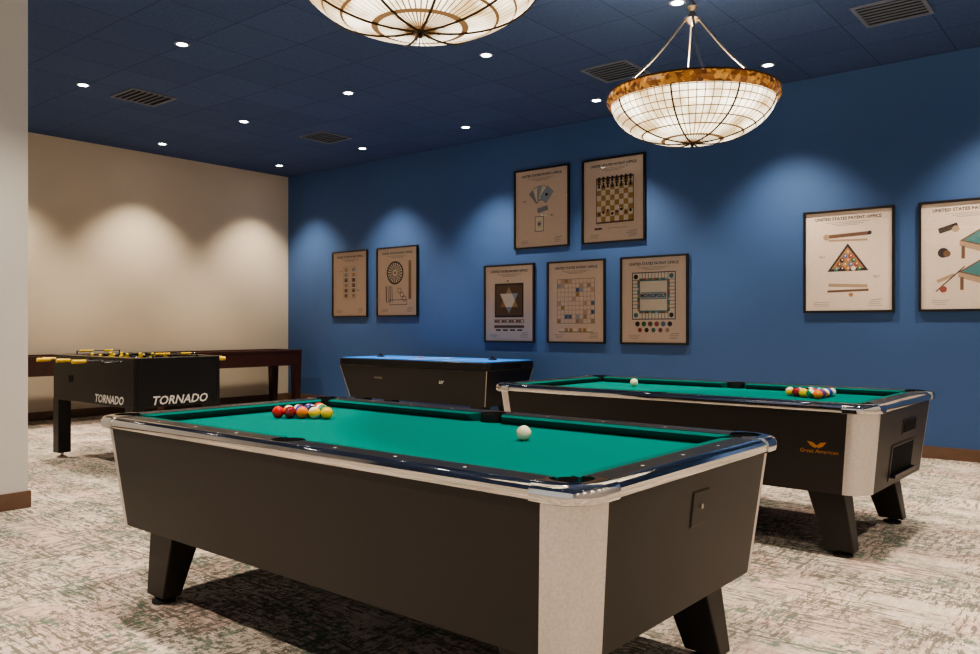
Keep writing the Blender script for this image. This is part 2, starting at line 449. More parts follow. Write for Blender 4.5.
# ---------------------------------------------------------------- pool table
T = 0.81
def pool_table(cx, cy, rz, LEN=2.58, WID=1.32, ball_return=False):
    root = empty('pool_table', (cx, cy, 0), rz)
    a, b = LEN/2, WID/2
    zt = T
    seg = 10
    n1 = seg+1
    def mi(i): return 1 if (i % n1) < seg else 0
    def ring(ins, r, z): return rrect(a-ins, b-ins, r, z, seg)
    zb = 0.34
    BI = 0.066
    cab = loft('cabinet', [ring(0.018, 0.125, zt-0.04), ring(BI, 0.118, zb)], M['cabinet'], root, capb=False,
               mats=[M['cabinet'], M['alu']], mifn=mi)
    smooth_angle(cab, 30)
    prism('cabinet_underside', rrect(a-BI-0.003, b-BI-0.003, 0.11, zb+0.02), rrect(a-BI-.003, b-BI-.003, 0.11, zb+0.024), M['blackmatte'], root)
    prof = [(0.03, zt-0.046), (0.004, zt-0.043), (0.0, zt-0.036), (0.0, zt-0.018), (0.006, zt-0.008), (0.022, zt), (0.034, zt), (0.034, zt-0.044)]
    band = loft('chrome_rail_band', [ring(i, 0.105-i*0.4, z) for i, z in prof], M['chrome'], root, closed_loop=True)
    smooth_angle(band, 30)
    pr = 0.060
    ic = 0.108
    isd = 0.098
    pockets = [(sx*(a-ic), sy*(b-ic)) for sx in (-1, 1) for sy in (-1, 1)] + [(0, sy*(b-isd)) for sy in (-1, 1)]
    def cyl(x, y, r, z0, z1, sg=32):
        return prism('cut', [(x+r*math.cos(2*math.pi*i/sg), y+r*math.sin(2*math.pi*i/sg), z0) for i in range(sg)],
                     [(x+r*math.cos(2*math.pi*i/sg), y+r*math.sin(2*math.pi*i/sg), z1) for i in range(sg)], M['black'])
    ri = 0.115
    rail = prism('rail_top', rrect(a-0.0335, b-0.0335, 0.09, zt-0.044), rrect(a-0.0335, b-0.0335, 0.09, zt-0.0015), M['black'])
    boolean(rail, [box('c', -a+ri, a-ri, -b+ri, b-ri, zt-0.2, zt+0.1, M['black'])]+[cyl(x, y, pr, zt-0.2, zt+0.1) for x, y in pockets])
    rail.parent = root
    k = 0
    for sx in (-1, 1):
        for sy in (-1, 1):
            k += 1
            # rounded, barrelled chrome corner: lofted outline intersected with the corner region
            rings = [rrect(a+o_, b+o_, 0.108+o_, zt+z_, 16) for o_, z_ in ((-0.006, -0.049), (0.001, -0.045), (0.004, -0.030), (0.003, -0.016), (-0.003, -0.005), (-0.014, 0.001), (-0.03, 0.003))]
            c = loft('corner_casting_%d' % k, rings, M['chrome'], None, capb=True, capt=True)
            xs = sorted((sx*(a-0.165), sx*(a+0.1))); ys = sorted((sy*(b-0.165), sy*(b+0.1)))
            boolean(c, [box('c', xs[0], xs[1], ys[0], ys[1], zt-0.3, zt+0.2, M['chrome'])], 'INTERSECT')
            xs = sorted((sx*(a-ri), 0)); ys = sorted((sy*(b-ri), 0))
            boolean(c, [box('c', xs[0], xs[1], ys[0], ys[1], zt-0.3, zt+0.2, M['chrome']), cyl(sx*(a-ic), sy*(b-ic), pr-0.001, zt-0.3, zt+0.2)])
            c.parent = root; smooth_angle(c, 32)
    zf = zt-0.040
    bed = prism('felt_bed', rrect(a-0.05, b-0.05, 0.07, zf-0.03), rrect(a-0.05, b-0.05, 0.07, zf), M['felt'])
    boolean(bed, [cyl(x, y, pr, zf-0.2, zf+0.1) for x, y in pockets]); bed.parent = root
    for i, (x, y) in enumerate(pockets):
        lathe('pocket_liner_%d' % (i+1), [(pr-0.002, -0.004), (pr-0.003, -0.04), (0.04, -0.10), (0.001, -0.105)], M['rubber'], root, 32, (x, y, zt))
    def cushion(name, x0, x1, y, sy, horizontal=True):
        w = 0.05; bev = 0.035
        sec = []
        for xx, inn in ((x0, 1), (x1, -1)):
            sec.append([(xx, y, zt-0.003), (xx+inn*bev, y-sy*w, zt-0.008), (xx+inn*bev, y-sy*(w-0.004), zt-0.020), (xx+inn*bev*0.6, y-sy*(w-0.025), zf-0.0005), (xx, y, zf-0.0005)])
        v = sec[0]+sec[1]
        if not horizontal: v = [(p[1], p[0], p[2]) for p in v]
        f = [(0, 1, 2, 3, 4), (5, 6, 7, 8, 9)]+[(i, (i+1) % 5, 5+(i+1) % 5, 5+i) for i in range(5)]
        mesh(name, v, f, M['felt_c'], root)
    g = 0.155; sp = 0.062
    cushion('cushion_1', -a+g, -sp, b-ri, 1); cushion('cushion_2', sp, a-g, b-ri, 1)
    cushion('cushion_3', -a+g, -sp, -b+ri, -1); cushion('cushion_4', sp, a-g, -b+ri, -1)
    cushion('cushion_5', -b+g, b-g, a-ri, 1, False); cushion('cushion_6', -b+g, b-g, -a+ri, -1, False)
    vs = []; fs = []
    def dot(x, y, r=0.006):
        s = len(vs)
        for i in range(10): vs.append((x+r*math.cos(i*math.pi/5), y+r*math.sin(i*math.pi/5), zt-0.0008))
        fs.append(tuple(range(s, s+10)))
    for sy in (-1, 1):
        for q in (1, 2, 3):
            for sx in (-1, 1): dot(sx*q*(a-0.16)/4, sy*(b-0.072))
    for sx in (-1, 1):
        for q in (-1, 0, 1): dot(sx*(a-0.072), q*(b-0.16)/2)
    mesh('rail_sights', vs, fs, M['pearl'], root)
    k = 0
    for sx in (-1, 1):
        for sy in (-1, 1):
            k += 1
            dx = 0.03
            def q(x0, x1, y0, y1, z):
                return [(sx*x0+dx, sy*y0, z), (sx*x1+dx, sy*y0, z), (sx*x1+dx, sy*y1, z), (sx*x0+dx, sy*y1, z)]
            o = prism('leg_%d' % k, q(a-0.315, a-0.175, b-0.225, b-0.14, 0.03), q(a-0.425, a-0.23, b-0.28, b-0.13, zb+0.025), M['cabinet'], root)
            md = o.modifiers.new('bv', 'BEVEL'); md.width = 0.006; md.segments = 2
            lathe('leveler_%d' % k, [(0.001, 0.0), (0.05, 0.0), (0.05, 0.012), (0.025, 0.02), (0.02, 0.035)], M['rubber'], root, 20, (sx*(a-0.245)+dx, sy*(b-0.183), 0))
    def endx(z): return (a-0.018)-(BI-0.018)*(zt-0.04-z)/(zt-0.04-zb)
    def endplate(name, y0, y1, z0, z1, off, mat):
        v = [(endx(z)+o, y, z) for o in (0.0005, off) for (y, z) in ((y0, z0), (y1, z0), (y1, z1), (y0, z1))]
        o = mesh(name, v, [(0, 1, 2, 3), (4, 5, 6, 7), (0, 1, 5, 4), (1, 2, 6, 5), (2, 3, 7, 6), (3, 0, 4, 7)], mat, root)
        md = o.modifiers.new('bv', 'BEVEL'); md.width = 0.002; md.segments = 2
        return o
    if not ball_return:
        endplate('lock_plate_rim', -0.03, 0.08, 0.595, 0.705, 0.0025, M['black'])
        endplate('lock_plate', -0.027, 0.077, 0.598, 0.702, 0.004, M['cabinet'])
        tube('lock', (endx(0.655)-0.002, 0.025, 0.655), (endx(0.655)+0.010, 0.025, 0.655), 0.008, M['nickel'], root)
    else:
        endplate('ball_return_frame', -0.23, 0.25, 0.37, 0.565, 0.004, M['cabinet'])
        endplate('ball_return_opening', -0.20, 0.22, 0.385, 0.55, 0.006, M['blackmatte'])
        endplate('ball_return_lip', -0.20, 0.22, 0.385, 0.405, 0.03, M['black'])
        endplate('coin_slide_frame', -0.05, 0.24, 0.605, 0.69, 0.004, M['black'])
        endplate('coin_slide', -0.03, 0.22, 0.615, 0.68, 0.007, M['blackmatte'])
        def sidey(z): return -(b-0.018)+(BI-0.018)*(zt-0.04-z)/(zt-0.04-zb)
        up = Vector((0, (sidey(0.6)-sidey(0.5))/0.1, 1))
        mt = face_mat4((a-0.29, sidey(0.555)-0.0015, 0.555), (1, 0, 0), up)
        decal_text('side_script', 'Great American', 0.030, M['logo_or'], root, mt, 0.25)
        mt = face_mat4((a-0.30, sidey(0.59)-0.0015, 0.59), (1, 0, 0), up)
        pts = [(-.05, .016), (-.02, .012), (0, -.004), (.02, .012), (.05, .016), (.03, -.008), (.008, -.018), (0, -.012), (-.008, -.018), (-.03, -.008)]
        v = [tuple(mt @ Vector((x, y, 0))) for x, y in pts]
        mesh('eagle_decal', v, [(0, 1, 9), (1, 2, 7, 8, 9), (2, 3, 5, 6, 7), (3, 4, 5)], M['logo_or'], root)
    return root, zf

t1, ZF = pool_table(-2.32, 2.31, math.radians(-0.8), ball_return=False)
t2, _ = pool_table(-2.265, 4.97, math.radians(-1.5), 2.50, 1.32, ball_return=True)

# balls
BC = [(0.75, 0.5, 0.02), (0.02, 0.06, 0.35), (0.6, 0.02, 0.02), (0.12, 0.03, 0.2), (0.75, 0.2, 0.02), (0.01, 0.2, 0.07), (0.25, 0.015, 0.02), (0.01, 0.01, 0.01)]
def ball_mat(i):
    col = BC[(i-1) % 8]
    if i <= 8: return pmat('ball_solid_%d' % i, col, 0.1, coat=0.5)
    m, nt, b = new_mat('ball_stripe_%d' % i)
    tc = nt.nodes.new('ShaderNodeTexCoord'); sp = nt.nodes.new('ShaderNodeSeparateXYZ')
    nt.links.new(tc.outputs['Object'], sp.inputs[0])
    ab = nt.nodes.new('ShaderNodeMath'); ab.operation = 'ABSOLUTE'; nt.links.new(sp.outputs['Z'], ab.inputs[0])
    lt = nt.nodes.new('ShaderNodeMath'); lt.operation = 'LESS_THAN'; lt.inputs[1].default_value = 0.0155
    nt.links.new(ab.outputs[0], lt.inputs[0])
    mx = nt.nodes.new('ShaderNodeMix'); mx.data_type = 'RGBA'
    mx.inputs['A'].default_value = (0.8, 0.76, 0.62, 1); mx.inputs['B'].default_value = (*col, 1)
    nt.links.new(lt.outputs[0], mx.inputs['Factor']); nt.links.new(mx.outputs['Result'], b.inputs['Base Color'])
    b.inputs['Roughness'].default_value = 0.1; b.inputs['Coat Weight'].default_value = 0.5
    return m
BM = [ball_mat(i) for i in range(1, 16)]
BR = 0.0286
def rack(table, lx, ly, ang, order):
    root = empty('racked_billiard_balls', (0, 0, 0))
    mw = Matrix.Translation(table.location) @ Matrix.Rotation(table.rotation_euler.z, 4, 'Z')
    p = mw @ Vector((lx, ly, ZF+BR))
    root.location = p; root.rotation_euler = (0, 0, table.rotation_euler.z+ang)
    k = 0
    for r in range(5):
        for c in range(r+1):
            x = -r*BR*math.sqrt(3)*1.06; y = (c-r/2)*BR*2.10
            o = sphere('ball_%d' % (k+1), (x, y, 0), BR, BM[order[k]-1], root, 24)
            o.rotation_euler = (random.uniform(0, 6), random.uniform(0, 6), random.uniform(0, 6)); k += 1
rack(t1, -0.655, 0.13, 0.0, [1, 9, 6, 5, 8, 14, 7, 2, 10, 9, 3, 13, 15, 4, 11])
rack(t2, 0.53, 0.14, math.pi, [9, 12, 7, 15, 8, 1, 6, 10, 3, 14, 11, 2, 13, 4, 5])
def cue(x, y):
    sphere('cue_ball', (x, y, ZF+BR), BR, M['white'], None, 32)
cue(-1.835, 2.46); cue(-2.89, 5.21)

# ---------------------------------------------------------------- air hockey
def air_hockey():
    x0, x1, y0, y1 = -8.32, -5.75, 7.02, 7.97
    cx, cy = (x0+x1)/2, (y0+y1)/2; a, b = (x1-x0)/2, (y1-y0)/2
    root = empty('air_hockey_table', (cx, cy, 0))
    z = 0.805
    prof = [(0.03, z-0.11), (0.0, z-0.09), (0.0, z-0.016), (0.008, z-0.010), (0.02, z-0.010), (0.028, z-0.014), (0.028, z-0.09)]
    o = loft('top_rail', [rrect(a-i, b-i, 0.10-i*0.5, zz) for i, zz in prof], M['black'], root, closed_loop=True); smooth_angle(o, 35)
    prism('playfield', rrect(a-0.026, b-0.026, 0.08, z-0.05), rrect(a-0.026, b-0.026, 0.08, z-0.003), M['ahblue'], root)
    zz = z-0.0025
    def strip(n, x, w):
        box(n, x-w/2, x+w/2, -b+0.06, b-0.06, zz, zz+0.001, M['whitetxt'], root)
    strip('centre_line', 0, 0.02); strip('blue_line_1', -0.55, 0.015); strip('blue_line_2', 0.55, 0.015)
    o = lathe('centre_circle', [(0.20, zz+0.0015), (0.215, zz+0.0015)], M['whitetxt'], root, 40)
    bt = [(-a+0.03, -b+0.03, z-0.1), (a-0.03, -b+0.03, z-0.1), (a-0.03, b-0.03, z-0.1), (-a+0.03, b-0.03, z-0.1)]
    bb = [(-a+0.13, -b+0.12, 0.28), (a-0.13, -b+0.12, 0.28), (a-0.13, b-0.12, 0.28), (-a+0.13, b-0.12, 0.28)]
    prism('body', bb, bt, M['black'], root)
    for k, (sx, sy) in enumerate(((-1, -1), (1, -1), (1, 1), (-1, 1))):
        p0 = (sx*(a-0.032), sy*(b-0.032), z-0.105); p1 = (sx*(a-0.13), sy*(b-0.12), 0.285)
        tube('corner_trim_%d' % (k+1), p1, p0, 0.006, M['nickel'], root)
        xx = sx*(a-0.28); yy = sy*(b-0.22)
        prism('leg_%d' % (k+1), [(xx+i, yy+j, 0.0) for i, j in ((-.05, -.05), (.05, -.05), (.05, .05), (-.05, .05))],
              [(xx+i, yy+j, 0.285) for i, j in ((-.09, -.08), (.09, -.08), (.09, .08), (-.09, .08))], M['black'], root)
    for s, n in ((-1, 'goal_slot_1'), (1, 'goal_slot_2')):
        xx = sorted((s*(a-0.005), s*(a+0.004)))
        box(n, xx[0], xx[1], -0.16, 0.16, z-0.085, z-0.035, M['blackmatte'], root)
    up2 = Vector((0, -0.09/0.42, 1))
    def bodyy(z_): return -b+0.03+0.09*(z-0.1-z_)/(z-0.1-0.28)-0.003
    mt = face_mat4((a-0.75, bodyy(0.55), 0.55), (1, 0, 0), up2)
    decal_text('side_decal', 'air', 0.08, M['whitetxt'], root, mt, 0.3)
    mt = face_mat4((-0.55, bodyy(0.56), 0.56), (1, 0, 0), up2)
    decal_text('side_decal_b', 'hockey', 0.05, M['nickel'], root, mt, 0.3)
    lathe('puck', [(0.001, 0), (0.04, 0), (0.04, 0.006), (0.001, 0.006)], M['redtxt'], root, 24, (-0.3, 0.1, zz+0.001))
    for i, (x, y) in enumerate(((-0.95, 0.0), (0.9, 0.1))):
        lathe('mallet_%d' % (i+1), [(0.001, 0), (0.05, 0), (0.05, 0.012), (0.04, 0.015), (0.018, 0.016), (0.02, 0.04), (0.01, 0.045), (0.001, 0.046)], M['rubber'], root, 24, (x, y, zz+0.001))
air_hockey()

# ---------------------------------------------------------------- foosball
def foosball():
    L, W = 1.48, 0.78
    root = empty('foosball_table', (-7.81+L/2, 3.24+W/2, 0))
    a, b = L/2, W/2; z = 0.945; zb = 0.54
    t = 0.035
    box('side_front', -a, a, -b, -b+t, zb, z, M['black'], root, 0.004)
    box('side_rear', -a, a, b-t, b, zb, z, M['black'], root, 0.004)
    box('end_left', -a, -a+0.16, -b+t, b-t, zb, z, M['black'], root, 0.004)
    box('end_right', a-0.16, a, -b+t, b-t, zb, z, M['black'], root, 0.004)
    box('underside', -a+0.1, a-0.1, -b+t, b-t, zb, zb+0.02, M['blackmatte'], root)
    box('playfield', -a+0.16, a-0.16, -b+t, b-t, z-0.17, z-0.14, M['field'], root)
    for s, n in ((-1, 'rail_trim_front'), (1, 'rail_trim_rear')):
        ys = sorted((s*(b-0.0), s*(b-t)))
        box(n, -a, a, ys[0]-0.002, ys[1]+0.002, z, z+0.005, M['nickel'], root)
    k = 0
    for sx in (-1, 1):
        for sy in (-1, 1):
            k += 1
            xs = sorted((sx*(a+0.003), sx*(a-0.11))); ys = sorted((sy*(b+0.003), sy*(b-0.11)))
            box('leg_%d' % k, xs[0], xs[1], ys[0], ys[1], 0.05, zb+0.01, M['black'], root, 0.004)
            lathe('leg_leveler_%d' % k, [(0.001, 0), (0.04, 0), (0.04, 0.015), (0.015, 0.022), (0.015, 0.051)], M['nickel'], root, 20, ((xs[0]+xs[1])/2, (ys[0]+ys[1])/2, 0))
    counts = [1, 2, 3, 5, 5, 3, 2, 1]; side = [-1, -1, 1, -1, 1, -1, 1, 1]
    zr = z-0.03
    off = [0.05, -0.06, 0.03, -0.03, 0.04, -0.04, 0.02, -0.05]
    for i in range(8):
        x = -a+0.19+i*(L-0.38)/7; s = side[i]; o = off[i]
        y_out = s*(b+0.12)+o; y_in = -s*(b+0.10)+o
        tube('rod_%d' % (i+1), (x, y_in, zr), (x, y_out, zr), 0.008, M['chrome'], root)
        tube('handle_%d' % (i+1), (x, y_out-s*0.01, zr), (x, y_out+s*0.10, zr), 0.014, M['yellow'], root, 12, 0.017)
        tube('rod_cap_%d' % (i+1), (x, y_in, zr), (x, y_in-s*0.02, zr), 0.013, M['rubber'], root)
        n = counts[i]; m = M['yellow'] if s < 0 else M['rubber']
        for j in range(n):
            y = (j-(n-1)/2)*(0.6/max(n, 2.2))+o
            y = max(-b+0.07, min(b-0.07, y))
            nm = 'player_%d_%d' % (i+1, j+1)
            prism(nm, [(x-.012, y-.010, zr-.075), (x+.012, y-.010, zr-.075), (x+.012, y+.010, zr-.075), (x-.012, y+.010, zr-.075)],
                  [(x-.013, y-.022, zr+.02), (x+.013, y-.022, zr+.02), (x+.013, y+.022, zr+.02), (x-.013, y+.022, zr+.02)], m, root)
            sphere(nm+'_head', (x, y, zr+0.036), 0.015, m, root, 12)
    for sx in (-1, 1):
        tube('score_rod_%s' % ('a' if sx < 0 else 'b'), (sx*(a-0.05), -0.2, z+0.03), (sx*(a-0.05), 0.2, z+0.03), 0.004, M['chrome'], root)
        for q in (-0.2, 0.2):
            tube('score_post_%s_%s' % ('a' if sx < 0 else 'b', 'n' if q < 0 else 'p'), (sx*(a-0.05), q, z), (sx*(a-0.05), q, z+0.034), 0.006, M['rubber'], root)
        for j in range(10):
            yb = -0.18+j*0.022+(0.1 if j > 5 else 0)
            tube('score_bead_%s_%d' % ('a' if sx < 0 else 'b', j), (sx*(a-0.05), yb, z+0.03), (sx*(a-0.05), yb+0.018, z+0.03), 0.010, M['yellow'], root)
    mt = face_mat4((0.33, -b-0.0015, zb+0.05), (1, 0, 0), (0, 0, 1))
    decal_text('front_lettering', 'TORNADO', 0.095, M['silvertxt'], root, mt, 0.25, 1.05, 0.002)
    mt = face_mat4((a+0.0015, 0.02, zb+0.05), (0, 1, 0), (0, 0, 1))
    decal_text('end_lettering', 'TORNADO', 0.10, M['silvertxt'], root, mt, 0.25, 1.0, 0.002)
    box('vent_grille', -0.42, -0.34, -b-0.003, -b+0.001, zb+0.17, zb+0.23, M['blackmatte'], root)
foosball()

# ---------------------------------------------------------------- shuffleboard
def shuffleboard():
    x0, x1, y0, y1 = -10.92, -10.22, 3.3, 7.92
    root = empty('shuffleboard_table', ((x0+x1)/2, (y0+y1)/2, 0))
    a, b = (x1-x0)/2, (y1-y0)/2; z = 0.85
    box('top_rail_front', a-0.05, a+0.015, -b, b, z-0.03, z, M['brown'], root, 0.005)
    box('top_rail_rear', -a-0.015, -a+0.05, -b, b, z-0.03, z, M['brown'], root, 0.005)
    box('top_rail_end_a', -a+0.05, a-0.05, -b, -b+0.06, z-0.03, z, M['brown'], root)
    box('top_rail_end_b', -a+0.05, a-0.05, b-0.06, b, z-0.03, z, M['brown'], root)
    box('apron_front', a-0.03, a, -b, b, z-0.24, z-0.03, M['brown'], root)
    box('apron_rear', -a, -a+0.03, -b, b, z-0.24, z-0.03, M['brown'], root)
    box('apron_end_a', -a+0.03, a-0.03, -b, -b+0.03, z-0.24, z-0.03, M['brown'], root)
    box('apron_end_b', -a+0.03, a-0.03, b-0.03, b, z-0.24, z-0.03, M['brown'], root)
    box('playfield', -a+0.09, a-0.09, -b+0.1, b-0.1, z-0.07, z-0.025, M['brown2'], root)
    box('gutter', -a+0.03, a-0.03, -b+0.03, b-0.03, z-0.12, z-0.08, M['blackmatte'], root)
    k = 0
    for yy in (-b+0.001, -0.06, b-0.121):
        for xx in (-a+0.001, a-0.121):
            k += 1
            prism('leg_%d' % k, [(xx+.015, yy+.015, 0), (xx+.105, yy+.015, 0), (xx+.105, yy+.105, 0), (xx+.015, yy+.105, 0)],
                  [(xx, yy, z-0.2), (xx+.119, yy, z-0.2), (xx+.119, yy+.119, z-0.2), (xx, yy+.119, z-0.2)], M['brown'], root)
    for k, yy in enumerate((-1.3, 1.2)):
        box('stretcher_%d' % (k+1), -a+0.03, a-0.03, yy-0.04, yy+0.04, z-0.24, z-0.12, M['brown'], root)
shuffleboard()

# ---------------------------------------------------------------- framed art
AC = {'paper': (0.88, 0.71, 0.58), 'ink': (0.05, 0.04, 0.04), 'line': (0.30, 0.24, 0.20), 'brown': (0.19, 0.10, 0.055), 'dk': (0.05, 0.03, 0.025),
      'red': (0.40, 0.09, 0.06), 'blue': (0.12, 0.19, 0.33), 'teal': (0.08, 0.24, 0.25), 'gold': (0.55, 0.34, 0.12), 'cream': (0.90, 0.79, 0.65),
      'tan': (0.52, 0.35, 0.22), 'green': (0.06, 0.18, 0.09), 'grey': (0.36, 0.36, 0.38), 'orange': (0.52, 0.23, 0.09), 'lb': (0.42, 0.49, 0.56), 'pink': (0.68, 0.47, 0.38)}
AK = list(AC); AM = [pmat('print_'+k, AC[k], 0.8, noise=0.06, nscale=25) for k in AK]
class Art:
    def __init__(s): s.v = []; s.f = []; s.m = []; s.n = 0
    def poly(s, pts, c, lay=1):
        s.n += 1; d = -0.0006*lay-0.000002*s.n
        k = len(s.v); s.v += [(x, d, y) for x, y in pts]; s.f.append(tuple(range(k, k+len(pts)))); s.m.append(AK.index(c))
    def rect(s, x, y, w, h, c, lay=1, rot=0):
        ca, sa = math.cos(rot), math.sin(rot)
        s.poly([(x+px*ca-py*sa, y+px*sa+py*ca) for px, py in ((-w/2, -h/2), (w/2, -h/2), (w/2, h/2), (-w/2, h/2))], c, lay)
    def circ(s, x, y, r, c, lay=1, n=20, ry=None):
        ry = ry or r
        s.poly([(x+r*math.cos(2*math.pi*i/n), y+ry*math.sin(2*math.pi*i/n)) for i in range(n)], c, lay)
    def ringo(s, x, y, r, w, c, lay=2, n=28):
        for i in range(n):
            t0, t1 = 2*math.pi*i/n, 2*math.pi*(i+1)/n
            s.poly([(x+r*math.cos(t0), y+r*math.sin(t0)), (x+r*math.cos(t1), y+r*math.sin(t1)), (x+(r-w)*math.cos(t1), y+(r-w)*math.sin(t1)), (x+(r-w)*math.cos(t0), y+(r-w)*math.sin(t0))], c, lay)
    def line(s, x0, y0, x1, y1, w, c, lay=2):
        dx, dy = x1-x0, y1-y0; l = math.hypot(dx, dy); nx, ny = -dy/l*w/2, dx/l*w/2
        s.poly([(x0+nx, y0+ny), (x1+nx, y1+ny), (x1-nx, y1-ny), (x0-nx, y0-ny)], c, lay)
    def box(s, x, y, w, h, t, c, lay=2):
        for q in ((x-w/2, y-h/2, x+w/2, y-h/2), (x-w/2, y+h/2, x+w/2, y+h/2), (x-w/2, y-h/2, x-w/2, y+h/2), (x+w/2, y-h/2, x+w/2, y+h/2)): s.line(*q, t, c, lay)
    def text(s, x, y, body, size, c, lay=3, rot=0, offset=0.0):
        v, f = text_mesh(body, size, offset=offset); k = len(s.v); d = -0.0006*lay
        ca, sa = math.cos(rot), math.sin(rot)
        s.v += [(x+p[0]*ca-p[1]*sa, d, y+p[0]*sa+p[1]*ca) for p in v]
        s.f += [tuple(i+k for i in q) for q in f]; s.m += [AK.index(c)]*len(f)

def header(A, fig=True):
    A.text(0, 0.415, 'UNITED STATES PATENT OFFICE', 0.042, 'ink', offset=0.0008)
    A.rect(0, 0.378, 0.40, 0.004, 'line'); A.rect(0, 0.362, 0.30, 0.004, 'line'); A.rect(0, 0.348, 0.22, 0.004, 'line')
    for sx in (-1, 1):
        for i in range(3):
            A.rect(sx*0.25+random.uniform(-.01, .01), -0.40-i*0.018, random.uniform(.09, .15), 0.004, 'line')
    A.rect(0.26, -0.38, 0.10, 0.004, 'ink', 1, 0.1)
def art_dice(A):
    for sx in (-0.09, 0.09):
        A.box(sx, 0.02, 0.12, 0.5, 0.004, 'line')
        for i in range(6):
            y = 0.22-i*0.08; A.rect(sx, y, 0.07, 0.055, random.choice(['grey', 'tan', 'brown', 'dk']), 2)
            for j in range(4): A.circ(sx-.015+.03*(j % 2), y-.012+.024*(j//2), .006, 'cream', 3, 8)
    A.text(-.2, .2, 'Fig.1', .03, 'ink'); A.text(.2, -.1, 'Fig.2', .03, 'ink')
def art_wheel(A):
    A.circ(-0.04, 0.13, 0.17, 'dk', 1, 36); A.circ(-0.04, 0.13, 0.145, 'cream', 2, 36)
    for i in range(20):
        t = 2*math.pi*i/20; t1 = t+math.pi/20
        A.poly([(-.04, .13), (-.04+.14*math.cos(t), .13+.14*math.sin(t)), (-.04+.14*math.cos(t1), .13+.14*math.sin(t1))], ['dk', 'brown'][i % 2], 3)
    A.circ(-.04, .13, .045, 'cream', 4); A.circ(-.04, .13, .02, 'red', 5)
    for i in range(4):
        A.rect(-.22+.04*i, -.18, .016, .24, ['dk', 'tan', 'brown', 'grey'][i], 2, 0.05)
    A.rect(0.26, 0.02, 0.06, 0.56, 'tan', 1); A.line(.26, -.24, .26, .28, .012, 'dk', 3)
    for i in range(3): A.ringo(.05+.05*i, -.13-.06*i, .04, .008, 'brown')
    A.box(.02, -.30, .36, .07, .007, 'dk')
def art_cards(A):
    for i in range(5):
        an = 0.7-0.35*i; x = -0.0-0.13*math.sin(an); y = 0.08+0.13*math.cos(an)*0.8
        A.rect(x, y, .125, .18, 'line', 1+i*2, an); A.rect(x, y, .116, .171, ['grey', 'cream', 'lb', 'cream', 'lb'][i], 2+i*2, an)
        A.circ(x, y, .02, ['ink', 'red'][i % 2], 3+i*2+0, 10)
    A.rect(-0.03, -.20, .13, .19, 'dk', 1); A.rect(-.03, -.20, .118, .178, 'cream', 2); A.ringo(-.03, -.2, .035, .006, 'grey', 3)
    A.circ(-.03, -.2, .02, 'blue', 3); A.text(.16, -.1, 'Fig.2', .03, 'ink'); A.text(-.25, .1, 'Fig.1', .03, 'ink')
    A.rect(.02, -.02, .16, .06, 'grey', 1, .2)
def art_chess(A):
    A.rect(0.02, 0.0, 0.50, 0.54, 'brown', 1)
    for i in range(8):
        for j in range(8):
            A.rect(.02-.21+.06*i, -.22+.0625*j, .06, .0625, 'gold' if (i+j) % 2 else 'cream', 2)
    for i in range(8):
        for (yy, c) in ((.25, 'dk'), (.18, 'dk')):
            x = -.19+.06*i
            A.poly([(x-.02, yy-.03), (x+.02, yy-.03), (x+.008, yy+.01), (x-.008, yy+.01)], c, 4); A.circ(x, yy+.02, .014, c, 4, 10)
        x = -.19+.06*i; A.circ(x, -.16+.02*(i % 3), .018, 'dk' if i % 2 else 'brown', 4, 10)
    for i in range(5): A.circ(-.24+.02*i, -.33, .012, 'dk', 2, 8)
    A.rect(0.05, -.33, .25, .004, 'line')
def art_star(A):
    A.rect(0, 0.04, .48, .44, 'dk', 1); A.rect(0, .04, .43, .39, 'brown', 2)
    R = .175
    for k in range(6):
        t = math.pi/2+math.pi*k/3
        tip = (R*math.cos(t), .04+R*math.sin(t)); q = R*.577
        A.poly([tip, (q*math.cos(t-math.pi/6), .04+q*math.sin(t-math.pi/6)), (q*math.cos(t+math.pi/6), .04+q*math.sin(t+math.pi/6))], ['tan', 'cream', 'orange', 'grey', 'gold', 'lb'][k], 4)
    A.poly([(R*.577*math.cos(math.pi*k/3), .04+R*.577*math.sin(math.pi*k/3)) for k in range(6)], 'cream', 5)
    A.rect(-.0, -.23, .50, .05, 'tan', 1); A.rect(0, -.30, .50, .035, 'brown', 1)
    for i in range(12): A.circ(-.22+.04*i, -.23, .014, ['dk', 'red', 'cream'][i % 3], 3, 8)
    for i in range(4): A.rect(-.18+.12*i, -.345, .08, .02, 'dk', 1)
    A.circ(-.02, .29, .012, 'dk')
def art_grid(A):
    A.box(0, .01, .54, .54, .005, 'line', 1)
    for i in range(10):
        A.line(-.27+.054*i, -.26, -.27+.054*i, .28, .003, 'line', 1); A.line(-.27, -.26+.054*i, .27, -.26+.054*i, .003, 'line', 1)
    rnd = random.Random(3)
    for i in range(10):
        for j in range(10):
            if rnd.random() < .34:
                A.rect(-.243+.054*i, -.233+.054*j, .046, .046, rnd.choice(['pink', 'lb', 'gold', 'cream', 'tan', 'pink', 'blue', 'lb']), 2)
    for i in range(7): A.rect(-.2+.066*i, -.34, .045, .04, ['cream', 'tan', 'gold'][i % 3], 2)
    A.rect(0, -.365, .5, .008, 'brown', 1)
